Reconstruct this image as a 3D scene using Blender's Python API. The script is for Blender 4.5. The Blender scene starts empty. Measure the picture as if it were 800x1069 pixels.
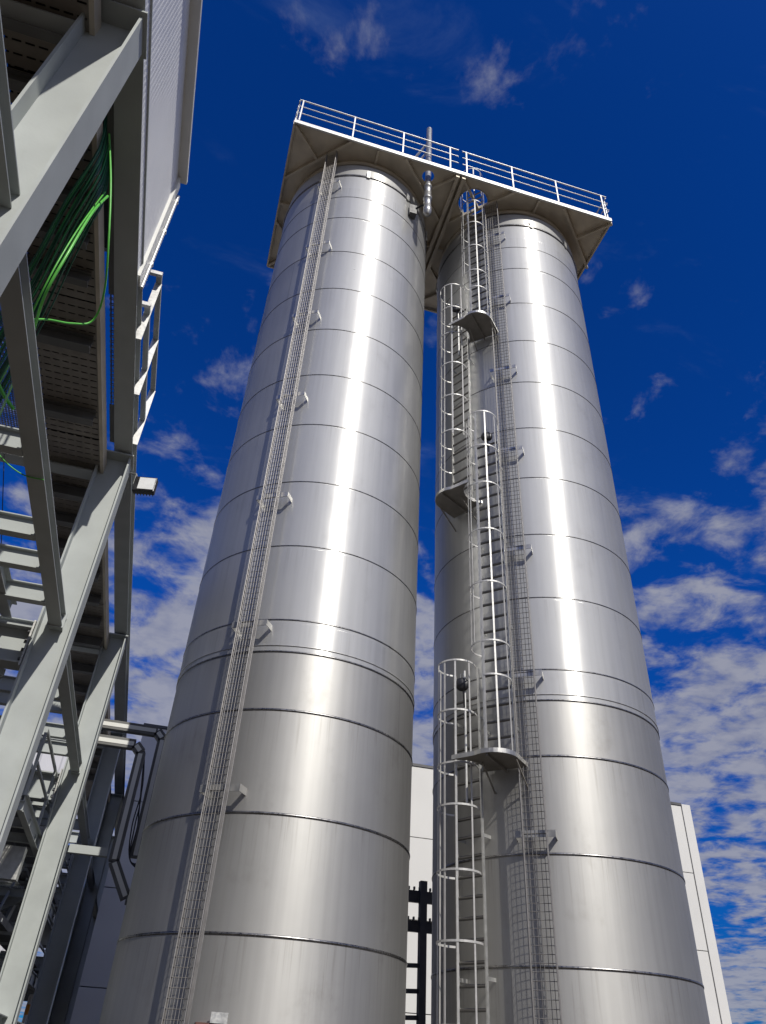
import bpy, bmesh, math, random
from mathutils import Vector, Matrix
random.seed(7)
R_ = math.radians
S = bpy.context.scene
COL = S.collection

# ------------------------------------------------------------------ world frame
# X runs along the two silo axes, Y away from the viewer, Z up; ground at z = 0
SUN_AZ, SUN_EL = R_(-76), R_(42)
SUN = Vector((math.cos(SUN_EL)*math.cos(SUN_AZ), math.cos(SUN_EL)*math.sin(SUN_AZ), math.sin(SUN_EL)))
SR = 2.1
SILO1, SILO2 = Vector((1.784, 12.697, 0)), Vector((6.608, 12.697, 0))

# ------------------------------------------------------------------ mesh builder
class MB:
    def __init__(s): s.v, s.f, s.sm = [], [], []
    def add(s, vs, fs, smooth=False):
        n = len(s.v); s.v += [tuple(v) for v in vs]
        for f in fs: s.f.append([i+n for i in f]); s.sm.append(smooth)
        return s
    def box(s, x0, x1, y0, y1, z0, z1):
        vs = [(x, y, z) for z in (z0, z1) for y in (y0, y1) for x in (x0, x1)]
        return s.add(vs, [(0,2,3,1),(4,5,7,6),(0,1,5,4),(2,6,7,3),(0,4,6,2),(1,3,7,5)])
    def bar(s, p, q, w, h, up=(0,0,1)):
        p, q = Vector(p), Vector(q); d = (q-p).normalized(); u = Vector(up)
        if abs(d.dot(u)) > .99: u = Vector((0,1,0))
        x = d.cross(u).normalized(); y = x.cross(d).normalized()
        vs = [c + x*a*w/2 + y*b*h/2 for c in (p, q) for a, b in ((-1,-1),(1,-1),(1,1),(-1,1))]
        return s.add(vs, [(0,1,2,3)[::-1],(4,5,6,7),(0,1,5,4),(1,2,6,5),(2,3,7,6),(3,0,4,7)])
    def strip(s, pts, w, t, up=(0,0,1), closed=False):
        """flat bar bent along pts: w tall along up, t thick in the plane"""
        P = [Vector(p) for p in pts]; u = Vector(up).normalized(); n = len(P); vs = []
        for i in range(n):
            a = P[(i-1) % n] if (closed or i > 0) else P[i]
            b = P[(i+1) % n] if (closed or i < n-1) else P[i]
            x = (b-a).normalized().cross(u).normalized()
            for sx, sy in ((-1,-1),(1,-1),(1,1),(-1,1)): vs.append(P[i] + x*sx*t/2 + u*sy*w/2)
        fs = []
        for i in range(n if closed else n-1):
            j = (i+1) % n
            for k in range(4): fs.append((i*4+k, i*4+(k+1)%4, j*4+(k+1)%4, j*4+k))
        if not closed: fs += [(3,2,1,0), tuple((n-1)*4+k for k in range(4))]
        return s.add(vs, fs)
    def tube(s, pts, r, n=8, cap=True, smooth=True):
        P = [Vector(p) for p in pts]; m = len(P); vs = []; x = None
        rr = r if isinstance(r, (list, tuple)) else [r]*m
        for i in range(m):
            d = (P[min(i+1, m-1)] - P[max(i-1, 0)]).normalized()
            if x is None:
                x = d.cross(Vector((0,0,1)) if abs(d.z) < .9 else Vector((1,0,0))).normalized()
            else: x = (x - d*x.dot(d)).normalized()
            y = d.cross(x)
            for k in range(n):
                a = 2*math.pi*k/n; vs.append(P[i] + (x*math.cos(a) + y*math.sin(a))*rr[i])
        fs = [(i*n+k, i*n+(k+1)%n, (i+1)*n+(k+1)%n, (i+1)*n+k) for i in range(m-1) for k in range(n)]
        s.add(vs, fs, smooth)
        if cap: s.add([vs[k] for k in range(n)][::-1], [tuple(range(n))]); s.add([vs[(m-1)*n+k] for k in range(n)], [tuple(range(n))])
        return s
    def lathe(s, prof, n=96, c=(0,0), smooth=True):
        vs = []; m = len(prof)
        for r, z in prof:
            for k in range(n):
                a = 2*math.pi*k/n; vs.append((c[0]+r*math.cos(a), c[1]+r*math.sin(a), z))
        fs = [(i*n+k, i*n+(k+1)%n, (i+1)*n+(k+1)%n, (i+1)*n+k) for i in range(m-1) for k in range(n)]
        return s.add(vs, fs, smooth)
    def prism(s, poly, z0, z1):
        n = len(poly)
        vs = [(x, y, z0) for x, y in poly] + [(x, y, z1) for x, y in poly]
        return s.add(vs, [tuple(range(n))[::-1], tuple(range(n, 2*n))] + [(i, (i+1)%n, n+(i+1)%n, n+i) for i in range(n)])
    def ibeam(s, p, q, h, b, tw=.012, tf=.018, up=(0,0,1)):
        p, q = Vector(p), Vector(q); d = (q-p).normalized(); u = Vector(up)
        x = d.cross(u).normalized(); y = x.cross(d).normalized()
        for sg in (-1, 1):
            o = y*sg*(h/2-tf/2); s.bar(p+o, q+o, b, tf, y)
        return s.bar(p, q, tw, h-2*tf, y)
    def build(s, name, mat, parent=None, bevel=0):
        me = bpy.data.meshes.new(name); me.from_pydata(s.v, [], s.f)
        me.polygons.foreach_set('use_smooth', s.sm); me.materials.append(mat); me.validate(); me.update()
        bm = bmesh.new(); bm.from_mesh(me); bmesh.ops.recalc_face_normals(bm, faces=bm.faces); bm.to_mesh(me); bm.free()
        o = bpy.data.objects.new(name, me); COL.objects.link(o)
        if parent: o.parent = parent
        if bevel:
            b = o.modifiers.new('bevel', 'BEVEL'); b.width = bevel; b.segments = 2; b.limit_method = 'ANGLE'
        return o

def tag(o, label=None, cat=None, group=None, kind=None):
    if label: o['label'] = label
    if cat: o['category'] = cat
    if group: o['group'] = group
    if kind: o['kind'] = kind
    return o
def thing(name, label, cat, loc=(0,0,0), rz=0, group=None):
    o = bpy.data.objects.new(name, None); COL.objects.link(o); o.location = loc; o.rotation_euler = (0,0,rz)
    o.empty_display_size = .2
    return tag(o, label, cat, group)

# ------------------------------------------------------------------ materials
def new_mat(name):
    m = bpy.data.materials.new(name); m.use_nodes = True
    nt = m.node_tree; b = nt.nodes['Principled BSDF']
    return m, nt, b
def node(nt, t, **kw):
    n = nt.nodes.new(t)
    for k, v in kw.items(): setattr(n, k, v)
    return n
def math_(nt, op, a, b=None, c=None):
    n = nt.nodes.new('ShaderNodeMath'); n.operation = op
    for i, x in enumerate((a, b, c)):
        if x is None: continue
        if isinstance(x, (int, float)): n.inputs[i].default_value = x
        else: nt.links.new(x, n.inputs[i])
    return n.outputs[0]
def coords(nt, scale=(1,1,1), kind='Object'):
    t = node(nt, 'ShaderNodeTexCoord'); m = node(nt, 'ShaderNodeMapping'); m.inputs['Scale'].default_value = scale
    nt.links.new(t.outputs[kind], m.inputs[0]); return m.outputs[0]
def noise(nt, vec, scale, detail=4, rough=.55):
    n = node(nt, 'ShaderNodeTexNoise'); n.inputs['Scale'].default_value = scale
    n.inputs['Detail'].default_value = detail; n.inputs['Roughness'].default_value = rough
    nt.links.new(vec, n.inputs['Vector']); return n.outputs['Fac']
def ramp(nt, fac, stops):
    r = node(nt, 'ShaderNodeValToRGB'); e = r.color_ramp.elements
    e[0].position, e[0].color = stops[0][0], (*stops[0][1], 1)
    e[1].position, e[1].color = stops[-1][0], (*stops[-1][1], 1)
    for p, c in stops[1:-1]:
        x = e.new(p); x.color = (*c, 1)
    nt.links.new(fac, r.inputs[0]); return r.outputs[0]
def rough_map(nt, fac, lo, hi):
    m = node(nt, 'ShaderNodeMapRange'); m.inputs['To Min'].default_value = lo; m.inputs['To Max'].default_value = hi
    m.inputs['From Min'].default_value = .3; m.inputs['From Max'].default_value = .7
    nt.links.new(fac, m.inputs['Value']); return m.outputs[0]

def painted(name, c, var=.12, rough=.5, metal=0.0, scale=1.5, bump=0):
    m, nt, b = new_mat(name)
    v = coords(nt); n = noise(nt, v, scale, 6)
    lo = tuple(x*(1-var) for x in c); hi = tuple(min(1, x*(1+var)) for x in c)
    nt.links.new(ramp(nt, n, [(.3, lo), (.7, hi)]), b.inputs['Base Color'])
    b.inputs['Metallic'].default_value = metal
    nt.links.new(rough_map(nt, noise(nt, v, scale*4, 3), rough-.08, rough+.1), b.inputs['Roughness'])
    if bump:
        bp = node(nt, 'ShaderNodeBump'); bp.inputs['Strength'].default_value = bump; bp.inputs['Distance'].default_value = .01
        nt.links.new(noise(nt, v, scale*12, 4), bp.inputs['Height']); nt.links.new(bp.outputs[0], b.inputs['Normal'])
    return m

def stainless(name, base, rough, aniso, wide, seed, mixw=.35, stain_k=.2):
    """brushed stainless sheet: stretched highlight, faint streaks, plate to plate differences, slight waviness"""
    m, nt, b = new_mat(name)
    v = coords(nt); sep = node(nt, 'ShaderNodeSeparateXYZ'); nt.links.new(v, sep.inputs[0])
    ang = math_(nt, 'ARCTAN2', sep.outputs[1], sep.outputs[0])
    course = math_(nt, 'FLOOR', math_(nt, 'DIVIDE', math_(nt, 'SUBTRACT', sep.outputs[2], 2.96), 1.4625))
    wn = node(nt, 'ShaderNodeTexWhiteNoise', noise_dimensions='1D'); nt.links.new(math_(nt, 'ADD', course, seed), wn.inputs['W'])
    streak = noise(nt, coords(nt, (5,5,.12)), 2.2, 5)
    blot = noise(nt, v, .8, 5)
    f = math_(nt, 'ADD', math_(nt, 'ADD', math_(nt, 'MULTIPLY', streak, .5), math_(nt, 'MULTIPLY', blot, .5)), math_(nt, 'MULTIPLY', math_(nt, 'SUBTRACT', wn.outputs['Value'], .5), .22))
    lo = tuple(x*.93 for x in base); hi = tuple(min(1, x*1.06) for x in base)
    col = ramp(nt, f, [(.35, lo), (.65, hi)])
    pos = math_(nt, 'FRACT', math_(nt, 'DIVIDE', math_(nt, 'SUBTRACT', sep.outputs[2], 2.96), 1.4625))
    run = noise(nt, coords(nt, (9,9,.25)), 3.0, 4)
    fall = node(nt, 'ShaderNodeMapRange', interpolation_type='SMOOTHSTEP'); fall.inputs['From Min'].default_value = .25; nt.links.new(pos, fall.inputs['Value'])
    rs = node(nt, 'ShaderNodeMapRange', interpolation_type='SMOOTHSTEP'); rs.inputs['From Min'].default_value = .52; rs.inputs['From Max'].default_value = .70; nt.links.new(run, rs.inputs['Value'])
    stain = math_(nt, 'MULTIPLY', math_(nt, 'MULTIPLY', fall.outputs[0], rs.outputs[0]), stain_k)
    pat = node(nt, 'ShaderNodeMapRange', interpolation_type='SMOOTHSTEP'); pat.inputs['From Min'].default_value = .55; pat.inputs['From Max'].default_value = .75; nt.links.new(noise(nt, coords(nt, (1,1,.8)), 1.7, 7, .65), pat.inputs['Value'])
    dirt = node(nt, 'ShaderNodeMix', data_type='RGBA'); nt.links.new(math_(nt, 'ADD', stain, math_(nt, 'MULTIPLY', pat.outputs[0], stain_k*.8)), dirt.inputs['Factor'])
    nt.links.new(col, dirt.inputs[6]); dirt.inputs[7].default_value = (.22,.205,.18,1); col = dirt.outputs[2]
    # one welded vertical seam per course, shifted from course to course
    off = math_(nt, 'MULTIPLY', wn.outputs['Value'], 6.283)
    dd = math_(nt, 'ABSOLUTE', math_(nt, 'SUBTRACT', math_(nt, 'ADD', ang, 3.1416), off))
    seam = math_(nt, 'LESS_THAN', dd, .004)
    mx = node(nt, 'ShaderNodeMix', data_type='RGBA'); nt.links.new(math_(nt, 'MULTIPLY', seam, .35), mx.inputs['Factor'])
    nt.links.new(col, mx.inputs[6]); mx.inputs[7].default_value = (.2,.2,.2,1)
    bp = node(nt, 'ShaderNodeBump'); bp.inputs['Strength'].default_value = .20; bp.inputs['Distance'].default_value = .02
    w4 = node(nt, 'ShaderNodeTexNoise', noise_dimensions='4D'); w4.inputs['Scale'].default_value = 1.5; w4.inputs['Detail'].default_value = 2.5
    nt.links.new(coords(nt, (1,1,.7)), w4.inputs['Vector']); nt.links.new(math_(nt, 'MULTIPLY', course, 3.7), w4.inputs['W'])
    nt.links.new(w4.outputs['Fac'], bp.inputs['Height'])
    tan = node(nt, 'ShaderNodeTangent', direction_type='RADIAL', axis='Z')
    rv = math_(nt, 'ADD', math_(nt, 'MULTIPLY', wn.outputs['Value'], .05), math_(nt, 'MULTIPLY', blot, .08))
    def lobe(bs, r, a):
        bs.inputs['Metallic'].default_value = 1; nt.links.new(mx.outputs[2], bs.inputs['Base Color'])
        nt.links.new(math_(nt, 'ADD', rv, r), bs.inputs['Roughness'])
        bs.inputs['Anisotropic'].default_value = a; bs.inputs['Anisotropic Rotation'].default_value = .25
        nt.links.new(tan.outputs[0], bs.inputs['Tangent']); nt.links.new(bp.outputs[0], bs.inputs['Normal'])
    lobe(b, rough, aniso)
    b2 = node(nt, 'ShaderNodeBsdfPrincipled'); lobe(b2, wide, .35)
    ms = node(nt, 'ShaderNodeMixShader'); ms.inputs[0].default_value = mixw
    nt.links.new(b.outputs[0], ms.inputs[1]); nt.links.new(b2.outputs[0], ms.inputs[2])
    nt.links.new(ms.outputs[0], nt.nodes['Material Output'].inputs[0])
    return m

def holed(name, c, px, py, fx, fy, rough=.55, metal=0.0, slots=True):
    """sheet with real holes: px, py pitch, fx, fy open fraction"""
    m, nt, b = new_mat(name)
    v = coords(nt); sep = node(nt, 'ShaderNodeSeparateXYZ'); nt.links.new(v, sep.inputs[0])
    nt.links.new(ramp(nt, noise(nt, v, 3, 5), [(.3, tuple(x*.8 for x in c)), (.7, tuple(x*1.15 for x in c))]), b.inputs['Base Color'])
    b.inputs['Roughness'].default_value = rough; b.inputs['Metallic'].default_value = metal
    hx = math_(nt, 'LESS_THAN', math_(nt, 'FRACT', math_(nt, 'DIVIDE', sep.outputs[0], px)), fx)
    hy = math_(nt, 'LESS_THAN', math_(nt, 'FRACT', math_(nt, 'DIVIDE', sep.outputs[1], py)), fy)
    tr = node(nt, 'ShaderNodeBsdfTransparent'); ms = node(nt, 'ShaderNodeMixShader')
    nt.links.new(math_(nt, 'MULTIPLY', hx, hy), ms.inputs[0]); nt.links.new(b.outputs[0], ms.inputs[1]); nt.links.new(tr.outputs[0], ms.inputs[2])
    nt.links.new(ms.outputs[0], nt.nodes['Material Output'].inputs[0])
    return m

M = {}
M['shell']  = stainless('brushed_stainless', (.54,.54,.53), .24, .89, .70, 3.0, .66, .14)
M['skirt']  = stainless('dull_stainless', (.445,.44,.425), .38, .5, .68, 9.0, .64, .30)
M['weld']   = painted('weld_band', (.22,.215,.21), .35, .30, 1.0, 6)
M['shade_steel'] = painted('shaded_roof_steel', (.16,.155,.15), .15, .6, .6, 2)  # platform shadow on the silo neck painted in as darker steel
M['galv']   = painted('galvanised', (.50,.50,.48), .18, .42, .75, 8)
M['galv_plate'] = painted('galvanised_plate', (.58,.52,.42), .16, .6, .35, 2.5)
M['bright'] = painted('polished_bar', (.42,.415,.40), .15, .38, .8, 5)
M['cage'] = painted('cage_strip', (.47,.465,.45), .12, .5, .35, 6)
M['landing'] = painted('landing_plate', (.22,.205,.185), .2, .55, .4, 4)
M['rung'] = painted('rung_steel', (.17,.165,.16), .15, .35, 1.0, 6)
M['rail']   = painted('rail_tube', (.50,.50,.49), .1, .42, .5, 5)
M['paint']  = painted('grey_green_paint', (.375,.40,.39), .09, .64, 0, 2.6, .08)
M['dark_steel'] = painted('dark_steel', (.075,.075,.08), .2, .5, 0, 3)
M['joist']  = painted('joist_steel', (.12,.12,.115), .2, .55, 0, 3)
M['white_sheet'] = painted('white_sheet', (.70,.71,.73), .05, .42, 0, 1.2)
M['trim']   = painted('white_trim', (.68,.68,.64), .06, .45, 0, 2)
M['wall']   = painted('wall_panel', (.60,.595,.575), .035, .6, 0, .7)
M['shed']   = painted('shed_sheet', (.50,.50,.53), .05, .55, 0, .5)
M['black']  = painted('black_plastic', (.012,.012,.014), .3, .4, 0, 6)
M['wire']   = painted('wire_steel', (.25,.24,.235), .15, .5, .6, 9)
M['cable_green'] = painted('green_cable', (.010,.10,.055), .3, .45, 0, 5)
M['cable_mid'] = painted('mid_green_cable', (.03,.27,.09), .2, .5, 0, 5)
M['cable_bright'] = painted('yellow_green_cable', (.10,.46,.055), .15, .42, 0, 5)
M['cable_black'] = painted('black_cable', (.02,.02,.022), .3, .5, 0, 5)
M['lens']   = painted('lamp_glass', (.72,.73,.72), .05, .3, 0, 9)
M['orange'] = painted('orange_band', (.75,.28,.02), .1, .5, 0, 5)
M['red_brown'] = painted('red_oxide', (.10,.035,.028), .2, .55, 0, 5)
M['tray']   = holed('perforated_sheet', (.26,.235,.20), .11, .115, .72, .16, .5, .3)
M['grating'] = holed('open_grating', (.16,.165,.17), .040, .085, .72, .8, .5, .4)
M['ground'] = painted('yard_concrete', (.050,.036,.022), .25, .85, 0, .35, .4)

# ------------------------------------------------------------------ world, sun, camera
w = bpy.data.worlds.new("World"); S.world = w; w.use_nodes = True
nt = w.node_tree; bg = nt.nodes['Background']
sky = node(nt, 'ShaderNodeTexSky'); sky.sky_type = 'NISHITA'; sky.sun_disc = False
sky.sun_elevation = SUN_EL; sky.sun_rotation = math.pi/2 - SUN_AZ
sky.altitude = 800; sky.air_density = 1.0; sky.dust_density = .15; sky.ozone_density = 4.0
mul = node(nt, 'ShaderNodeMix', data_type='RGBA', blend_type='MULTIPLY'); mul.inputs['Factor'].default_value = 1
gm = node(nt, 'ShaderNodeGamma'); gm.inputs[1].default_value = 1.25
nt.links.new(sky.outputs[0], gm.inputs[0]); nt.links.new(gm.outputs[0], mul.inputs[6]); mul.inputs[7].default_value = (.03,.42,1.02,1)
tc = node(nt, 'ShaderNodeTexCoord'); sep = node(nt, 'ShaderNodeSeparateXYZ'); nt.links.new(tc.outputs['Generated'], sep.inputs[0])
den = math_(nt, 'ADD', math_(nt, 'MAXIMUM', sep.outputs[2], 0.0), .12)
cx, cy = math_(nt, 'DIVIDE', sep.outputs[0], den), math_(nt, 'DIVIDE', sep.outputs[1], den)
cmb = node(nt, 'ShaderNodeCombineXYZ'); nt.links.new(cx, cmb.inputs[0]); nt.links.new(cy, cmb.inputs[1])
warp = node(nt, 'ShaderNodeMapping'); warp.inputs['Location'].default_value = (3.1, .4, 1.7); nt.links.new(cmb.outputs[0], warp.inputs[0])
n1 = node(nt, 'ShaderNodeTexNoise'); n1.inputs['Scale'].default_value = 8.5; n1.inputs['Detail'].default_value = 9; n1.inputs['Roughness'].default_value = .58; n1.inputs['Distortion'].default_value = .25
n2 = node(nt, 'ShaderNodeTexNoise'); n2.inputs['Scale'].default_value = 1.1; n2.inputs['Detail'].default_value = 3
for n in (n1, n2): nt.links.new(warp.outputs[0], n.inputs['Vector'])
# coverage rises towards the horizon; unseen cloud behind the viewer is added to brighten steel
cov = node(nt, 'ShaderNodeMapRange'); cov.inputs['From Min'].default_value = .72; cov.inputs['From Max'].default_value = .45
cov.inputs['To Min'].default_value = -.12; cov.inputs['To Max'].default_value = .15; nt.links.new(sep.outputs[2], cov.inputs['Value'])
back = node(nt, 'ShaderNodeMapRange'); back.inputs['From Min'].default_value = .1; back.inputs['From Max'].default_value = -.6
back.inputs['To Min'].default_value = 0; back.inputs['To Max'].default_value = .075; nt.links.new(sep.outputs[1], back.inputs['Value'])
d = math_(nt, 'ADD', math_(nt, 'ADD', n1.outputs['Fac'], cov.outputs[0]), math_(nt, 'ADD', back.outputs[0], math_(nt, 'MULTIPLY', math_(nt, 'SUBTRACT', n2.outputs['Fac'], .5), .45)))
cl = node(nt, 'ShaderNodeMapRange', interpolation_type='SMOOTHSTEP'); cl.inputs['From Min'].default_value = .47; cl.inputs['From Max'].default_value = .72; nt.links.new(d, cl.inputs['Value'])
cm = node(nt, 'ShaderNodeMix', data_type='RGBA'); nt.links.new(math_(nt, 'MULTIPLY', cl.outputs[0], .86), cm.inputs['Factor'])
hz = node(nt, 'ShaderNodeMapRange'); hz.inputs['From Min'].default_value = .08; hz.inputs['From Max'].default_value = .5; hz.inputs['To Min'].default_value = .42; hz.inputs['To Max'].default_value = 1.05
nt.links.new(sep.outputs[2], hz.inputs['Value'])
hs = node(nt, 'ShaderNodeVectorMath', operation='SCALE'); nt.links.new(mul.outputs[2], hs.inputs[0]); nt.links.new(hz.outputs[0], hs.inputs['Scale'])
nt.links.new(hs.outputs[0], cm.inputs[6]); 
n4 = node(nt, 'ShaderNodeTexNoise'); n4.inputs['Scale'].default_value = 15; n4.inputs['Detail'].default_value = 4
nt.links.new(warp.outputs[0], n4.inputs['Vector'])
nt.links.new(ramp(nt, math_(nt, 'ADD', math_(nt, 'MULTIPLY', n4.outputs['Fac'], .5), math_(nt, 'MULTIPLY', d, .5)), [(.40, (2.2,2.5,3.9)), (.64, (4.4,4.5,5.2))]), cm.inputs[7])

# thin high cirrus streaks
stretch = node(nt, 'ShaderNodeMapping'); stretch.inputs['Scale'].default_value = (1.0, 2.4, 1); stretch.inputs['Rotation'].default_value = (0,0,.9); stretch.inputs['Location'].default_value = (.7,2.2,0)
nt.links.new(cmb.outputs[0], stretch.inputs[0])
n3 = node(nt, 'ShaderNodeTexNoise'); n3.inputs['Scale'].default_value = 3.0; n3.inputs['Detail'].default_value = 10; n3.inputs['Roughness'].default_value = .62; n3.inputs['Distortion'].default_value = .5
nt.links.new(stretch.outputs[0], n3.inputs['Vector'])
ci = node(nt, 'ShaderNodeMapRange', interpolation_type='SMOOTHSTEP'); ci.inputs['From Min'].default_value = .55; ci.inputs['From Max'].default_value = .85; ci.inputs['To Max'].default_value = .32
nt.links.new(n3.outputs['Fac'], ci.inputs['Value'])
c2 = node(nt, 'ShaderNodeMix', data_type='RGBA'); nt.links.new(ci.outputs[0], c2.inputs['Factor']); nt.links.new(cm.outputs[2], c2.inputs[6]); c2.inputs[7].default_value = (2.0,2.9,5.2,1)
# glow round the sun, out of view, added to brighten the silo steel
dt = node(nt, 'ShaderNodeVectorMath', operation='DOT_PRODUCT'); nt.links.new(tc.outputs['Generated'], dt.inputs[0]); dt.inputs[1].default_value = tuple(SUN)
gl = math_(nt, 'MULTIPLY', math_(nt, 'POWER', math_(nt, 'MAXIMUM', dt.outputs['Value'], 0.0), 9.0), 5.5)
gv = node(nt, 'ShaderNodeVectorMath', operation='SCALE'); gv.inputs[0].default_value = (1,.99,.97); nt.links.new(gl, gv.inputs['Scale'])
ga_ = node(nt, 'ShaderNodeVectorMath', operation='ADD'); nt.links.new(c2.outputs[2], ga_.inputs[0]); nt.links.new(gv.outputs[0], ga_.inputs[1])
nt.links.new(ga_.outputs[0], bg.inputs['Color']); bg.inputs['Strength'].default_value = .078

sl = bpy.data.lights.new('sun', 'SUN'); sl.energy = 4.2; sl.angle = R_(.53); sl.color = (1, .955, .87)
so = bpy.data.objects.new('sun', sl); COL.objects.link(so); so.rotation_euler = SUN.to_track_quat('Z', 'Y').to_euler(); so.location = SUN*60

PIT, ROL, TH = R_(37.287), R_(3.597), R_(13.983)
fw = Vector((math.sin(TH), math.cos(TH), 0)); rt = Vector((math.cos(TH), -math.sin(TH), 0)); upv = Vector((0,0,1))
F = fw*math.cos(PIT) + upv*math.sin(PIT); U = -fw*math.sin(PIT) + upv*math.cos(PIT)
cr, sr = math.cos(ROL), math.sin(ROL)
RX, UX = rt*cr + U*sr, U*cr - rt*sr
cam = bpy.data.cameras.new('camera'); co = bpy.data.objects.new('camera', cam); COL.objects.link(co)
mw = Matrix((RX, UX, -F)).transposed().to_4x4(); mw.translation = (0, 0, 1.6); co.matrix_world = mw
cam.sensor_fit = 'VERTICAL'; cam.sensor_height = 36; cam.lens = 777.58/1069*36; cam.clip_end = 3000; cam.clip_start = .05
S.camera = co
S.view_settings.view_transform = 'Standard'; S.view_settings.look = 'None'; S.view_settings.exposure = 0; S.view_settings.gamma = 1
S.render.engine = 'CYCLES'; S.cycles.max_bounces = 8; S.cycles.transparent_max_bounces = 12
S.cycles.use_denoising = True

# ------------------------------------------------------------------ ground
tag(MB().add([(-900,-900,0),(900,-900,0),(900,900,0),(-900,900,0)], [(0,1,2,3)]).build('ground', M['ground']), kind='structure')

# ------------------------------------------------------------------ silos
RINGS = [2.96, 4.42, 5.90, 7.41, 8.86, 10.30, 11.76, 13.19, 14.66, 16.13, 17.60, 19.09, 20.07, 21.15]
def make_silo(c, label):
    t = thing('steel_silo', label, 'silo', c, 0, 'tall stainless steel silos')
    MB().lathe([(SR+.02, .30), (SR+.35, .30), (SR+.35, 0)], 96).build('plinth', M['wall'], t)
    MB().lathe([(SR, .0), (SR, 1.5), (SR, 6.85)], 160).build('skirt', M['skirt'], t)
    MB().lathe([(SR+.006, 6.85), (SR+.006, 14), (SR+.006, 21.15)], 160).build('shell', M['shell'], t)
    MB().lathe([(SR-.012, 21.15), (SR-.012, 21.74), (SR-.03, 21.76)], 160).build('lip', M['shell'], t)
    MB().lathe([(SR-.03, 21.745), (1.98, 21.78), (1.97, 21.97), (.2, 22.01)], 96).build('roof', M['shade_steel'], t)
    for z in RINGS + [6.85]:
        hh = .020 if z < 6.0 else (.014 if z < 7.5 else .010); d = .011 if z < 6.0 else .008
        if z == 21.15: hh, d = .035, .03
        r0 = SR + (.006 if z > 6.84 else 0)
        MB().lathe([(r0-.004, z-hh), (r0+d*.8, z-hh*.8), (r0+d, z), (r0+d*.8, z+hh*.8), (r0-.004, z+hh)], 160).build('weld_ring', M['weld'], t)
    # thin folded edge where the dull skirt is lapped by the shell
    MB().lathe([(SR+.004, 6.94), (SR+.017, 6.945), (SR+.017, 6.955), (SR+.004, 6.96)], 160).build('lap_edge', M['bright'], t)
    for a in (-94, -60, -24, -130, 160, 20, 90):
        x, y = math.cos(R_(a)), math.sin(R_(a)); tx, ty = -y, x
        b = MB(); b.bar((x*(SR+.035), y*(SR+.035), 21.08), (x*(SR+.035), y*(SR+.035), 21.42), .09, .03, (x, y, 0)); b.build('lifting_lug', M['galv'], t)
    return t
silo1 = make_silo(SILO1, 'left steel silo with only one caged wire tray running up its front')
silo2 = make_silo(SILO2, 'right steel silo carrying the zigzag caged ladders and half round landings')
# manhole frame low on the left silo
MB().box(-.98, -.42, -2.02, -1.75, 1.2, 2.03).build('manhole_frame', M['red_brown'], silo1)
MB().bar((-.72,-2.03,2.03),(-.72,-2.03,2.14),.2,.012,(0,1,0)).build('manhole_bracket', M['galv'], silo1)

# ------------------------------------------------------------------ wire basket cable trays on the silo fronts
def make_basket(c, phi, label, zs, hw=.141):
    a = R_(phi); loc = c + Vector((math.cos(a), math.sin(a), 0))*2.30
    t = thing('wire_cable_tray', label, 'cable tray', loc, a-math.pi/2, 'wire mesh cable trays standing off the silos')
    b = MB(); z0, z1 = .25, 22.0
    for i in range(7):
        x = -hw + hw/3*i; b.tube([(x, 0, z0), (x, 0, z1)], .0045, 4, False, False)
    for sx in (-1, 1):
        for y in (.055, .11): b.tube([(sx*hw, y, z0), (sx*hw, y, z1)], .0045 if y < .1 else .0075, 4, False, False)
    z = z0
    while z < z1:
        b.tube([(-hw,.11,z), (-hw,0,z), (hw,0,z), (hw,.11,z)], .005, 4, False, False); z += .105
    b.build('wire_mesh', M['wire'], t)
    for sx in (-1, 1):
        MB().box(*sorted((sx*(hw+.006), sx*(hw+.011))), .03, .10, z0, z1).build('side_rail', M['wire'], t)
    for z in zs:
        MB().strip([(-.30,-.235,z), (-.30,-.012,z), (.30,-.012,z), (.30,-.235,z)], .10, .012).build('bracket', M['bright'], t)
make_basket(SILO1, -121, 'wire mesh cable tray running up the front of the left silo', (1.75, 4.69, 7.25, 9.85, 12.44, 15.04, 17.72, 20.55))
make_basket(SILO2, -123.2, 'wire mesh cable tray running up the right silo beside the caged ladders', (1.75, 4.66, 7.26, 9.88, 12.44, 15.0, 17.7, 20.5), .175)

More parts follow.
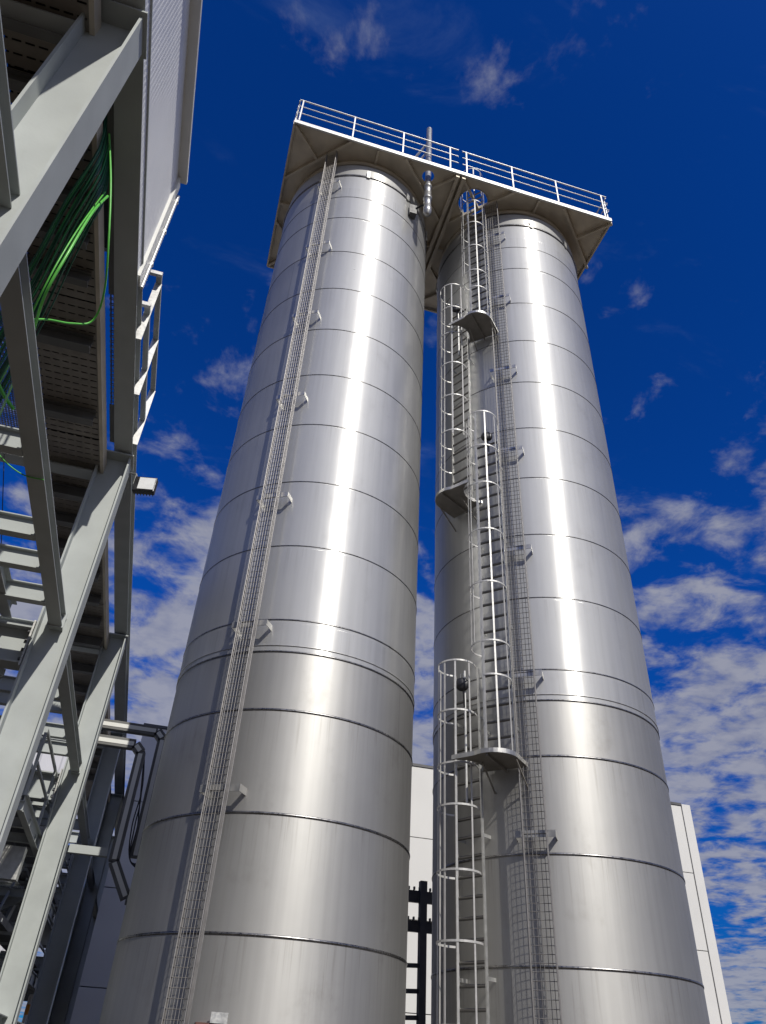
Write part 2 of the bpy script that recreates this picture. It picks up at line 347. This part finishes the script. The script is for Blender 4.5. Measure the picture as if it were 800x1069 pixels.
# ------------------------------------------------------------------ caged ladders and landings on the right silo
LP, RP = -150.5, -135.0
def frame_at(phi, r=2.30):
    a = R_(phi); return SILO2 + Vector((math.cos(a), math.sin(a), 0))*r, a-math.pi/2
HC, HR = .27, .335                                    # hoop centre and radius
def hoop_pts(a0=-130, a1=310, z=0):
    return [(HR*math.cos(R_(a)), HC+HR*math.sin(R_(a)), z) for a in range(a0, a1+1, 10)]
def make_ladder(phi, z0, z1, cage0, hoops, open_side, open_z, label, rail_span=None):
    loc, rz = frame_at(phi); t = thing('caged_ladder', label, 'ladder', (loc.x, loc.y, z0), rz, 'caged ladder flights on the right silo')
    H = z1-z0
    for sx in (-1, 1):
        MB().bar((sx*.26,0,0), (sx*.26,0,H), .022, .05, (0,1,0)).build('side_rail', M['galv'], t)
    n = int((H-.2)/.283)
    for i in range(n):
        z = .15+.283*i; MB().tube([(-.247,0,z), (.247,0,z)], .026, 6).build('rung', M['rung'], t)
    for z in hoops:
        full = not (open_side and z < open_z)
        pts = hoop_pts(-40, 220) if full else (hoop_pts(90, 220) if open_side > 0 else hoop_pts(-40, 90))
        if not full: pts = [p for p in pts]
        MB().strip([(x, y, z-z0) for x, y, _ in pts], .030, .007).build('hoop', M['cage'], t)
    for a in (10, 55, 90, 125, 170):
        lo = cage0
        if open_side > 0 and a < 80: lo = open_z
        if open_side < 0 and a > 100: lo = open_z
        x, y = (HR-.008)*math.cos(R_(a)), HC+(HR-.008)*math.sin(R_(a))
        nrm = (math.cos(R_(a)), math.sin(R_(a)), 0)
        MB().bar((x, y, lo-z0), (x, y, z1-z0), .03, .007, nrm).build('cage_bar', M['cage'], t)
    z = .6
    while z < min(H, 21.5-z0):
        for sx in (-1, 1):
            MB().bar((sx*.26, -.21, z), (sx*.26, -.03, z), .008, .05).build('wall_bracket', M['galv'], t)
        z += 1.9
    if rail_span:
        MB().tube([(0,.05,rail_span[0]-z0), (0,.05,rail_span[1]-z0)], .022, 8).build('fall_rail', M['rail'], t)
    return t
make_ladder(LP, .3, 7.5, 2.2, [2.22, 3.2, 4.12, 5.05, 5.70, 6.58, 7.48], 0, 0, 'lowest caged ladder flight, from the yard up to the lowest landing', (5.2, 7.5))
make_ladder(RP, 5.75, 13.2, 5.8, [7.05, 7.68, 8.87, 10.05, 11.2, 12.2, 13.18], 1, 7.66, 'second caged ladder flight, rising from the lowest landing', (10.9, 12.4))
make_ladder(LP, 11.3, 18.25, 11.34, [12.3, 13.0, 14.1, 15.2, 16.3, 17.3, 18.23], -1, 12.9, 'third caged ladder flight, rising from the middle landing', (16.0, 18.0))
make_ladder(RP, 16.5, 23.35, 16.54, [17.6, 18.3, 19.4, 20.5, 21.6, 22.6, 23.33], 1, 18.2, 'topmost caged ladder flight, passing up through the round platform hole', None)

def make_landing(phi, side, z, label):
    """half round plate under a flight; side +1 = the next flight down lies towards local +x"""
    loc, rz = frame_at(phi); t = thing('ladder_landing', label, 'landing', (loc.x, loc.y, z), rz, 'half round ladder landings on the right silo')
    poly = [(-side*.385, -.17)] + [(-side*.385*math.cos(R_(a)), .30+.385*math.sin(R_(a))) for a in range(0, 121, 10)]
    # hollow edge that leaves room for the cage of the flight below
    poly += [(side*(.70-.43*math.cos(R_(a))), .16+.43*math.sin(R_(a))) for a in (78, 60, 45, 30, 15, 0, -15, -30, -45)]
    if side < 0: poly = poly[::-1]
    MB().prism(poly, -.03, .03).build('plate', M['landing'], t)
    n = len(poly)
    MB().strip([(x, y, .0) for x, y in poly], .07, .012, closed=True).build('edge_strip', M['bright'], t)
    MB().bar((-side*.02,-.18,-.05),(-side*.02,.66,-.05),.03,.05).build('rib', M['landing'], t)
    for sx in (-.36, .2):
        MB().bar((side*sx,-.2,-.38),(side*sx,.3,-.05),.022,.022).build('brace', M['landing'], t)
make_landing(RP, 1, 5.74, 'lowest half round landing, at the head of the ladder flight that starts in the yard')
make_landing(LP, -1, 11.28, 'middle half round landing, left of the second ladder flight')
make_landing(RP, 1, 16.48, 'topmost half round landing, just below the roof platform')

def fall_arrester(x, y, z, label):
    t = thing('fall_arrester', label, 'safety reel', (x, y, z), R_(-40), 'black safety reels on the ladders')
    b = MB(); b.lathe([(.0,-.06),(.09,-.055),(.12,-.03),(.125,0),(.12,.03),(.09,.055),(0,.06)], 20)
    o = b.build('housing', M['black'], t); o.rotation_euler = (R_(90), 0, R_(20))
    MB().strip([(-.03,0,.1),(-.025,0,.2),(.025,0,.2),(.03,0,.1)], .02, .012, (0,1,0)).build('shackle', M['galv'], t)
    MB().tube([(.02,0,-.12),(.03,0,-.3),(.025,.02,-.42)], .016, 6).build('hook_line', M['black'], t)
for phi, dr, z, l in ((LP, .12, 7.22, 'black safety reel hanging above the lowest landing'), (RP+2, .2, 12.75, 'black safety reel hanging above the middle landing'),
                     (LP, .14, 17.75, 'black safety reel hanging above the topmost landing')):
    p, _ = frame_at(phi, 2.3+dr); fall_arrester(p.x, p.y, z, l)
fall_arrester(4.55, 10.75, 22.95, 'black safety reel on the roof platform behind the railing')

# ------------------------------------------------------------------ roof platform
PX0, PX1, PY0, PY1, PZ = -.60, 8.90, 10.17, 14.86, 22.0
pf = thing('roof_platform', 'wide square railed platform resting on top of both silos', 'platform', (0,0,PZ))
bm = bmesh.new()
def loop(pts):
    vs = [bm.verts.new((x, y, .09)) for x, y in pts]; return [bm.edges.new((vs[i], vs[(i+1) % len(vs)])) for i in range(len(vs))]
edges = loop([(PX0+.02,PY0+.02),(PX1-.02,PY0+.02),(PX1-.02,PY1-.02),(PX0+.02,PY1-.02)])
HOLE = (4.83, 10.90, .42)
for hx, hy, hr in (HOLE, (3.33, 10.55, .17)):
    edges += loop([(hx+hr*math.cos(2*math.pi*k/32), hy+hr*math.sin(2*math.pi*k/32)) for k in range(32)])
bmesh.ops.triangle_fill(bm, use_beauty=True, use_dissolve=False, edges=edges)
def inside_hole(f):
    c = f.calc_center_median()
    return any((c.x-h[0])**2 + (c.y-h[1])**2 < (h[2]*.97)**2 and all(abs(math.hypot(v.co.x-h[0], v.co.y-h[1])-h[2]) < 1e-3 for v in f.verts) for h in (HOLE, (3.33, 10.55, .17)))
bmesh.ops.delete(bm, geom=[f for f in bm.faces if inside_hole(f)], context='FACES_ONLY')
me = bpy.data.meshes.new('deck_plate'); bm.to_mesh(me); bm.free(); me.materials.append(M['galv_plate'])
dk = bpy.data.objects.new('deck_plate', me); COL.objects.link(dk); dk.parent = pf
sd = dk.modifiers.new('thick', 'SOLIDIFY'); sd.thickness = .012
for p, q, nm in (((PX0,PY0),(PX1,PY0),'front'),((PX0,PY1),(PX1,PY1),'back'),((PX0,PY0+.03),(PX0,PY1-.03),'side'),((PX1,PY0+.03),(PX1,PY1-.03),'side')):
    MB().bar((*p,.08 if nm != 'front' else .065),(*q,.08 if nm != 'front' else .065),.05,.20 if nm != 'front' else .15).build('edge_beam', M['rail'] if nm == 'front' else M['galv_plate'], pf)
def under(p, q, wd=.07, h=.12):
    MB().bar((*p,.02),(*q,.02),wd,h).build('brace', M['galv_plate'], pf)
for cx_ in (SILO1.x, SILO2.x):
    x0, x1 = cx_-2.375, cx_+2.375; cy_ = 12.515; y0, y1 = PY0+.03, PY1-.03; L = 1.6
    for sx, sy in ((-1,-1),(1,-1),(-1,1),(1,1)):
        ex, ey = (x0 if sx < 0 else x1), (y0 if sy < 0 else y1)
        under((ex - sx*L, ey), (ex, ey - sy*L))
        under((ex - sx*.03, ey - sy*.03), (ex - sx*L/2*.97, ey - sy*L/2*.97), .06)
    for sx in (-1, 1): under(((x0 if sx < 0 else x1), 12.6), (cx_+sx*2.08, 12.6), .06)
    for sy in (-1, 1): under((cx_, (y0 if sy < 0 else y1)), (cx_, 12.697+sy*2.08), .06)
    # support legs between lip and platform, and the ring they carry
    MB().lathe([(1.99, -.06), (2.06, -.06), (2.06, .07), (1.99, .07)], 96, (cx_, 12.697)).build('support_ring', M['galv_plate'], pf)
for dx in (-.09, .09):
    MB().bar((4.19+dx, PY0+.03, -.02), (4.19+dx, PY1-.03, -.02), .10, .20).build('main_beam', M['galv_plate'], pf)
# ring round the ladder hole
MB().lathe([(.42,.06),(.44,.06),(.44,.16),(.42,.16)], 40, HOLE[:2]).build('hatch_ring', M['galv'], pf)
def railing(p, q, posts, name='railing'):
    p, q = Vector(p), Vector(q); r = MB()
    for z, rad in ((1.33,.020),(.97,.013),(.60,.013)): r.tube([(p.x,p.y,z),(q.x,q.y,z)], rad, 8)
    o = r.build(name, M['rail'], pf)
    for t_ in posts:
        c = p.lerp(q, t_); MB().bar((c.x,c.y,.18),(c.x,c.y,1.32),.036,.036,(0,1,0)).build('post', M['rail'], o)
W1 = 4.12-PX0
railing((PX0,PY0), (4.12,PY0), [(x-PX0)/W1 for x in (-.50,1.0,2.45,3.86)])
railing((4.24,PY0), (PX1,PY0), [(x-4.24)/(PX1-4.24) for x in (4.36,5.79,7.21,8.72)])
railing((PX0,PY0+.03), (PX0,PY1), [.02,.33,.66,.98]); railing((PX1,PY0+.03), (PX1,PY1), [.02,.33,.66,.98])
railing((PX0+.03,PY1), (PX1-.03,PY1), [.0,.17,.33,.5,.67,.83,1])

vp = thing('vent_pipe', 'silver vent pipe passing through the roof platform between the silos', 'pipe', (3.33, 10.55, 20.1))
MB().lathe([(.001,0),(.06,.0),(.07,.06),(.115,.1),(.115,.34),(.10,.36),(.10,.75),(.125,.76),(.125,.84),(.10,.85),(.10,1.35),(.12,1.36),(.12,1.42),(.085,1.44),(.085,4.74),(.06,4.78),(.001,4.78)], 24).build('pipe', M['bright'], vp)
MB().bar((-.02,.05,4.0),(-1.0,.9,2.2),.05,.05).build('stay', M['rail'], vp); MB().bar((-.02,.05,3.5),(-.75,.7,2.2),.04,.04).build('stay', M['rail'], vp)
MB().tube([(-.1,.1,.6),(-.32,.35,.62),(-.4,.5,.2)], .03, 8).build('hose', M['black'], vp)
MB().box(-.42,-.22,.25,.45,.35,.75).build('valve_box', M['dark_steel'], vp)

# ------------------------------------------------------------------ pipe rack on the left
rk = thing('pipe_rack', 'grey steel pipe rack of columns and beams overhead on the left', 'pipe rack', (0,0,0))
CX, PAINT = -1.835, M['paint']
ROWS = [3.22 + 6*k for k in range(-1, 6)]
for Y in ROWS:
    MB().ibeam((CX,Y,0), (CX,Y,8.775), .43, .30, .014, .024, (1,0,0)).build('column', PAINT, rk)
    MB().box(CX-.25, CX+.25, Y-.19, Y+.19, 8.72, 8.744).build('cap_plate', PAINT, rk)
    MB().ibeam((-6.4,Y,0), (-6.4,Y,8.775), .43, .30, .014, .024, (1,0,0)).build('column', PAINT, rk)
    MB().ibeam((-2.07,Y+.0,5.585), (-6.17,Y+.0,5.585), .49, .26, .014, .022).build('cross_beam', PAINT, rk)
    pl = MB(); pl.box(-2.082,-2.060,Y-.16,Y+.16,5.30,5.90); pl.build('end_plate', M['galv'], rk)
    bo = MB()
    for z in (5.4,5.52,5.64,5.76):
        for dy in (-.1,.1): bo.tube([(-2.12,Y+dy,z),(-2.08,Y+dy,z)], .022, 6)
    bo.build('bolts', M['dark_steel'], rk)
    MB().ibeam((-2.07,Y,8.55), (-6.17,Y,8.55), .40, .22, .012, .02).build('cross_beam', PAINT, rk)
MB().ibeam((-1.75,-6,8.93), (-1.75,33.4,8.93), .30, .26, .012, .02).build('edge_beam', PAINT, rk)
for a, b in zip(ROWS[:-1], ROWS[1:]):
    MB().ibeam((CX,a+.012,5.965), (CX,b-.012,5.965), .17, .16, .010, .014).build('long_beam', PAINT, rk)
    MB().ibeam((-6.4,a+.012,6.035), (-6.4,b-.012,6.035), .31, .226, .012, .018).build('long_beam', PAINT, rk)
for Y, x1 in ((5.72,-6.2),(7.12,-2.4),(7.78,-6.2),(8.55,-6.2),(10.4,-6.2),(11.55,-6.2),(12.1,-6.2),(13.3,-6.2),(14.2,-6.2),(17.0,-6.2),(18.2,-6.2),(19.6,-6.2),(22.6,-6.2),(24.4,-6.2)):
    MB().ibeam((-1.92,Y,5.99), (x1,Y,5.99), .22, .11, .009, .013).build('cross_beam', PAINT, rk)
MB().ibeam((-2.42,7.86,6.0),(-2.42,9.12,6.0),.2,.12,.01,.014).build('short_beam', PAINT, rk)
MB().bar((-2.3,9.35,5.3),(-4.2,12.9,4.75),.09,.09).build('diagonal_brace', PAINT, rk)
MB().bar((-2.25,10.4,5.86),(-2.9,13.3,4.8),.07,.07).build('diagonal_brace', PAINT, rk)
# lower service level
for Y0, Y1, z in ((12.6,16.9,4.66),(18.0,27.0,4.3),(16.9,27.0,3.0)):
    o = MB().box(-6.1,-2.15,Y0,Y1,z,z+.03).build('grating', M['grating'], rk)
    Y = Y0
    while Y < Y1+.01:
        MB().ibeam((-2.1,Y,z-.075),(-6.17,Y,z-.075),.14,.08,.008,.01).build('joist', PAINT, rk); Y += 1.08
    MB().ibeam((-2.13,Y0,z-.03),(-2.13,Y1,z-.03),.24,.1,.009,.012).build('long_beam', PAINT, rk)
    for yy in (Y0, (Y0+Y1)/2, Y1): MB().bar((-2.13,yy,z+.08),(-2.13,yy,z+1.1),.045,.045,(0,1,0)).build('post', PAINT, rk)
    for dz in (.6, 1.1): MB().bar((-2.13,Y0,z+dz),(-2.13,Y1,z+dz),.04,.04).build('handrail', PAINT, rk)
for Y, z in ((15.9,5.5),(16.6,5.45),(18.9,5.5),(20.2,5.4),(21.9,5.2),(23.4,5.5),(25.2,5.3),(26.4,4.9)):
    MB().ibeam((-2.07,Y,z),(-6.17,Y,z),.2,.12,.009,.013).build('cross_beam', PAINT, rk)
for Y0, Y1, za, zb in ((9.5,15.0,5.3,2.2),(15.5,21.0,2.2,5.3),(21.5,27.0,5.3,2.2)):
    MB().bar((-6.4,Y0,za),(-6.4,Y1,zb),.10,.10).build('diagonal_brace', PAINT, rk)
    MB().bar((-2.4,Y0+3.4,4.4),(-5.9,Y0+3.4,2.0),.08,.08).build('diagonal_brace', PAINT, rk)
    MB().ibeam((CX,Y0+.0-.1,2.0),(CX,Y1+.3,2.0),.2,.15,.01,.014).build('long_beam', PAINT, rk)
    MB().box(-6.1,-2.9,Y0+2.5,Y1,5.72,5.75).build('grating', M['grating'], rk)
for x, rad, y0, l in ((-2.9,.11,13.6,'slim lagged pipe lying on the pipe rack nearest the columns'),(-3.45,.16,14.6,'thick lagged pipe lying on the pipe rack beside the slim one'),(-4.3,.13,12.4,'lagged pipe lying on the far side of the pipe rack')):
    p = thing('service_pipe', l, 'pipe', (x,y0,6.1+rad), 0, 'lagged pipes on the rack')
    MB().tube([(0,0,0),(0,20,0)], rad, 16).build('pipe', M['galv'], p)
    for k in range(5): MB().tube([(0,1.2+3.6*k,0),(0,1.28+3.6*k,0)], rad+.012, 16).build('band', M['bright'], p)
MB().box(-1.945,-1.884,-4,6.2,8.79,8.80).build('closing_plate', M['joist'], rk)
MB().box(-1.945,-1.884,8.1,8.9,8.79,8.80).build('closing_plate', M['joist'], rk)
for Y in ROWS:
    bo = MB()
    for dx in (-.19, .19):
        for dy in (-.11, .11): bo.tube([(CX+dx,Y+dy,8.69),(CX+dx,Y+dy,8.72)], .022, 6)
    bo.build('bolts', M['galv'], rk)
    for sy in ((-1, 1) if Y > 4 else (1,)):
        MB().box(CX-.10, CX+.10, Y+sy*.155-.006, Y+sy*.155+.006, 5.86, 6.07).build('gusset', PAINT, rk)
        g = MB()
        for dx in (-.06, .06):
            for z in (5.9, 6.03): g.tube([(CX+dx,Y+sy*.161,z),(CX+dx,Y+sy*.19,z)], .018, 6)
        g.build('bolts', M['galv'], rk)
for Y in (12.2, 18.2, 24.2):
    MB().ibeam((-4.3,Y,0),(-4.3,Y,5.85),.22,.2,.01,.014,(1,0,0)).build('column', PAINT, rk)
    MB().ibeam((-2.1,Y,3.6),(-6.1,Y,3.6),.24,.14,.01,.014).build('cross_beam', PAINT, rk)
for x, z, w_, h_ in ((-2.55,4.95,.34,.10),(-3.1,5.15,.30,.10),(-2.6,3.5,.40,.12),(-3.4,3.35,.28,.12),(-4.9,4.9,.4,.1)):
    MB().bar((x,13.4,z),(x,29,z),w_,h_).build('channel', M['joist'], rk)
    Y = 13.6
    while Y < 28.5:
        MB().bar((x-.3,Y,z-h_/2-.03),(x+.3,Y,z-h_/2-.03),.05,.05).build('channel_support', PAINT, rk); Y += 1.7
for sx in (-2.75, -3.55): MB().bar((sx,15.4,1.2),(sx,19.6,4.5),.05,.22).build('stair_stringer', PAINT, rk)
for k in range(14): MB().box(-3.52,-2.78,15.5+.3*k,15.74+.3*k,1.32+.236*k,1.35+.236*k).build('stair_tread', M['grating'], rk)
for sx in (-2.75, -3.55): MB().bar((sx,15.4,2.2),(sx,19.6,5.5),.04,.04).build('handrail', PAINT, rk)
for x, Y, z in ((-2.35,14.6,3.9),(-2.4,17.6,4.9),(-2.35,20.6,4.7),(-2.3,22.4,3.8)):
    MB().box(x-.18,x+.18,Y-.12,Y+.12,z,z+.5).build('junction_box', M['galv'], rk)
# upper walkway grating, near floor joists, short railing
MB().box(-1.94,-1.884,6.2,8.1,8.80,8.83).build('grating', M['grating'], rk)
MB().box(-6.1,-2.95,6.9,9.9,8.80,8.83).build('grating', M['grating'], rk)
Y = -3.6
while Y < 5.8:
    MB().ibeam((-2.03,Y,8.36),(-6.17,Y,8.36),.16,.09,.008,.012).build('joist', M['joist'], rk); Y += .49
for Y in (6.66, 7.96, 9.75, 10.5, 11.3, 12.1, 13.0, 13.9, 14.8, 16.2, 17.4, 18.6, 19.8, 21.8, 23.0, 24.2):
    MB().ibeam((-2.03,Y,8.36),(-2.95,Y,8.36),.18,.13,.008,.012).build('joist', M['joist'], rk)
for k, Y in enumerate((6.80, 7.80, 8.85)):
    MB().bar((-1.60,Y,8.80),(-1.60,Y,9.93),.09,.012,(0,1,0)).build('post', M['rail'], rk)
for z in (9.95, 9.30):
    MB().bar((-1.60,6.66,z),(-1.60,8.86,z),.07,.05).build('handrail', PAINT, rk); MB().bar((-1.78,6.66,z),(-1.56,6.66,z),.05,.06).build('handrail_end', M['rail'], rk)

# perforated floor tray hung below the edge beam
pt = thing('perforated_tray', 'long perforated steel tray hung under the left pipe rack', 'cable tray', (0,0,8.46))
Y = -3.5; k = 0
while Y < 27:
    L = 2.4
    MB().box(-2.76,-1.99,Y+.01,Y+L-.01,0,.006).build('floor_sheet', M['tray'], pt)
    if Y < 6: MB().box(-5.9,-2.80,Y+.01,Y+L-.01,.0,.006).build('floor_sheet', M['tray'], pt)
    Y += L
MB().box(-2.75,-2.0,-3.5,27,.14,.15).build('cover_sheet', M['black'], pt)
for x in (-2.79, -1.965): MB().box(x-.022,x+.022,-3.5,27,-.03,.17).build('side_rail', M['galv_plate'], pt)

# enclosed gallery above the near end of the rack
ga = thing('enclosed_gallery', 'white ribbed gallery standing on the near end of the left pipe rack', 'gallery', (0,0,8.9))
b = MB(); vs = []; fs = []; Y = -5.0; prof = []
while Y < 5.86:
    prof += [(Y, 0), (Y+.006, .0018), (Y+.034, .0018), (Y+.040, 0)]; Y += .065
for y, d in prof: vs += [(-1.64+d, y, -.02), (-1.64+d, y, 2.12)]
fs = [(2*i, 2*i+2, 2*i+3, 2*i+1) for i in range(len(prof)-1)]
b.add(vs, fs).build('wall_panel', M['white_sheet'], ga)
MB().box(-2.9,-1.66,5.80,5.86,.2,2.1).build('end_wall', M['white_sheet'], ga)
MB().box(-2.9,-1.66,-5.0,5.8,.19,.27).build('floor', M['joist'], ga)
MB().box(-3.0,-1.52,-5.1,5.95,2.125,2.20).build('roof', M['trim'], ga)
MB().box(-1.70,-1.60,5.862,6.02,-.06,2.12).build('corner_trim', M['trim'], ga)
MB().tube([(-1.585,6.04,-.05),(-1.585,6.04,1.95)], .022, 8).build('conduit', M['rail'], ga)
for z in (.4,1.1,1.8): MB().box(-1.605,-1.56,6.022,6.07,z,z+.04).build('conduit_clip', M['galv'], ga)

# green cables under the rack
def cable(name, pts, r, mat, label, group=None):
    P = [Vector(p) for p in pts]; out = []
    for i in range(len(P)-1):
        p0, p1, p2, p3 = P[max(i-1,0)], P[i], P[i+1], P[min(i+2,len(P)-1)]
        for k in range(8):
            t = k/8; out.append(.5*((2*p1)+(p2-p0)*t+(2*p0-5*p1+4*p2-p3)*t*t+(3*p1-p0-3*p2+p3)*t**3))
    out.append(P[-1])
    return tag(MB().tube(out, r, 8).build(name, mat), label, 'cable', group)
GC = 'dark green cables bundled under the rack'
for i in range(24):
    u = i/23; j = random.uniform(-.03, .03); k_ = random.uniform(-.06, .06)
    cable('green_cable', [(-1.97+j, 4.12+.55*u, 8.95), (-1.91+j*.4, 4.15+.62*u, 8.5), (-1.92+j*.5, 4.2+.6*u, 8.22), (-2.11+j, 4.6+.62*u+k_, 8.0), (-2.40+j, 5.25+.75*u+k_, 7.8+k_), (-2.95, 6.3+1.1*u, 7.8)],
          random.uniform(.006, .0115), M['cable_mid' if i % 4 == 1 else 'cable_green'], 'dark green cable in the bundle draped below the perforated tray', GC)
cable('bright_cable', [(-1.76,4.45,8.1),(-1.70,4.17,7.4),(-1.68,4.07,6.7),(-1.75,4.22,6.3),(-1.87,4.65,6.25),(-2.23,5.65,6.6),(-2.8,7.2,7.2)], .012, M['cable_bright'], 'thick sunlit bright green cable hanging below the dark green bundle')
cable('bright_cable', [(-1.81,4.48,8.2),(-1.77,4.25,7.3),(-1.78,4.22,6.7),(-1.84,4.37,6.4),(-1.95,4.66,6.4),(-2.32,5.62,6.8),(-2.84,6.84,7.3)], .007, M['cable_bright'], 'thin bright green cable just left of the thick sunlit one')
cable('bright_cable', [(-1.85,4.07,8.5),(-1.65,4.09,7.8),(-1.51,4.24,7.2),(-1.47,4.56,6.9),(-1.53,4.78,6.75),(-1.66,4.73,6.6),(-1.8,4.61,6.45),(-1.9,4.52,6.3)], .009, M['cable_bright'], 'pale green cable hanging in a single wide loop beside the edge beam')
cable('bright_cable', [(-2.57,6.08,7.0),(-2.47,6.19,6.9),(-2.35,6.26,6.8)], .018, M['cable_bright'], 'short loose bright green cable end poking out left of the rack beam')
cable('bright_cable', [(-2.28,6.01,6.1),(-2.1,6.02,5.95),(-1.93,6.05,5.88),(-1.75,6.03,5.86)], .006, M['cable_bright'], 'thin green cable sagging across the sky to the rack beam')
cable('black_cable', [(-3.4,9.0,8.8),(-2.95,9.4,7.2),(-2.5,9.3,5.8),(-2.45,9.3,5.0)], .006, M['cable_black'], 'thin black wire hanging across the sky left of the rack beam')

# floodlight on the rack column
fl = thing('floodlight', 'black floodlight with a pale lens fixed to the rack column', 'floodlight', (-1.34, 9.28, 8.42), R_(-12))
MB().box(-.16,.16,-.05,.05,-.13,.13).build('housing', M['black'], fl, .01)
MB().box(-.085,.145,-.062,-.052,-.105,.105).build('lens', M['lens'], fl)
f = MB()
for k in range(7): f.box(-.15+.045*k,-.14+.045*k,.052,.09,-.12,.12)
f.build('cooling_fins', M['black'], fl)
MB().strip([(-.17,0,.0),(-.17,.0,.2),(-.28,.02,.22)], .05, .01, (0,1,0)).build('mount', M['galv'], fl)

# covered cable ducts from the rack to the silo foot
def duct(label, pts, wd, mat):
    t = thing('cable_duct', label, 'cable duct', (0,0,0), 0, 'boxed cable ducts from rack to silo')
    for p, q in zip(pts[:-1], pts[1:]):
        p, q = Vector(p), Vector(q); d = (q-p).normalized()
        b = MB(); b.bar(p, q, wd, wd*.8, (0,1,0)); b.build('duct_run', mat, t, .006)
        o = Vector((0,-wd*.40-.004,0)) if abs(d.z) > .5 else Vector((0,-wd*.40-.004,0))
        MB().bar(p+o+d*.03, q+o-d*.03, wd*.42, .006, (0,1,0)).build('sunlit_strip', M['trim'], t)  # pale duct strip; its white also stands in for sun on the front
    return t
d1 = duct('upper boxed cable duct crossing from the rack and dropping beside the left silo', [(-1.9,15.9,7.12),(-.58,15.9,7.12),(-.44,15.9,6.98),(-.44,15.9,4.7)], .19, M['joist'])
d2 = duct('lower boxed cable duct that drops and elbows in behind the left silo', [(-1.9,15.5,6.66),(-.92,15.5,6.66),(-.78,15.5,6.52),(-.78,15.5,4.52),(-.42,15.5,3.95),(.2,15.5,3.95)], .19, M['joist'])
hl = MB()
for k in range(26): hl.box(-.72,-.70,15.41,15.418,4.6+k*.07,4.635+k*.07)
for p in ((-.60,15.60,6.9),):
    for k in range(3):
        cable('black_cable', [(-.72,15.62,6.6),(-.6+.02*k,15.7,5.9-.2*k),(-.62+.05*k,15.7,5.2),(-.5,15.7,4.6),(-.1,15.6,4.4+.1*k)], .012, M['cable_black'], 'black cable hanging behind the lower cable duct', 'black cables behind the duct')
rkb = MB().box(-1.6,-.92,15.42,15.55,4.58,4.72).build('duct_arm', PAINT, rk)

# ------------------------------------------------------------------ steel frame in the silo gap, silo shade painted in as dark colour
df = thing('rung_frame', 'steel frame with rungs, coloured dark for silo shade, standing in the gap between the silos', 'frame', (0,0,0))
for x in (5.33, 6.6): MB().bar((x,16,0),(x,16,4.9),.14,.14,(0,1,0)).build('post', M['dark_steel'], df)
for x in (4.2,): MB().bar((x,16,0),(x,16,4.9),.14,.14,(0,1,0)).build('post', M['dark_steel'], df)
for z, h in ((4.62,.22),(4.08,.20)):
    MB().bar((4.0,16.1,z),(6.9,16.1,z),.08,h).build('top_beam', M['dark_steel'], df)
    g = MB()
    for k in range(24): g.box(4.1+.115*k,4.13+.115*k,16.0,16.06,z+h/2,z+h/2+.06)
    g.build('roller_row', M['dark_steel'], df)
for k in range(8): MB().bar((4.27,16,3.35-.42*k),(5.26,16,3.40-.42*k),.06,.075).build('rung', M['dark_steel'], df)

# ------------------------------------------------------------------ buildings
bd = thing('panel_building', 'pale flat roofed panel building standing behind the two silos', 'building', (0,0,0))
YB, BX0, BX1, BZ = 25.0, -1.36, 18.55, 10.42
MB().box(BX0+.05, 18.88, YB+.12, YB+40, 0, BZ-.02).build('core_wall', M['dark_steel'], bd)
xs = [BX0, 2.6, 8.9, 12.2, 15.4, BX1]; zs = [0, 3.2, 5.63, 8.07, BZ]
for i in range(len(xs)-1):
    for j in range(len(zs)-1):
        MB().box(xs[i]+.012, xs[i+1]-.012, YB, YB+.115, zs[j]+.012, zs[j+1]-.012).build('wall_panel', M['wall'], bd, .006)
MB().box(BX1+.02, 18.93, YB-.02, YB+.5, 0, BZ+.06).build('corner_trim', M['wall'], bd, .006)
MB().box(BX0-.03, BX1, YB-.03, YB+.4, BZ, BZ+.09).build('parapet_cap', M['dark_steel'], bd)

sh = thing('ribbed_shed', 'pale ribbed sheet shed seen behind the left pipe rack', 'shed', (0,0,0))
vs = []; prof = []; X = -24.0
while X < -3.4:
    prof += [(X,0),(X+.08,-.04),(X+.32,-.04),(X+.4,0)]; X += .9
for x, d in prof: vs += [(x, 36+d, 0), (x, 36+d, 12.6)]
MB().add(vs, [(2*i,2*i+2,2*i+3,2*i+1) for i in range(len(prof)-1)]).build('wall', M['shed'], sh)
MB().box(-24.1,-3.3,35.9,44,12.6,12.75).build('roof', M['trim'], sh)

# striped posts far below the rack
for k, (x, y, l) in enumerate(((-2.36,24.0,'white marker post with orange bands, nearer the rack column'), (-2.05,25.5,'white marker post with orange bands, half hidden behind the second rack column'))):
    p = thing('marker_post', l, 'post', (x,y,0), 0, 'white and orange marker posts under the rack')
    MB().tube([(0,0,0),(0,0,2.9)], .07, 12).build('pole', M['trim'], p)
    for z in (1.9,2.45): MB().tube([(0,0,z),(0,0,z+.22)], .074, 12).build('band', M['orange'], p)
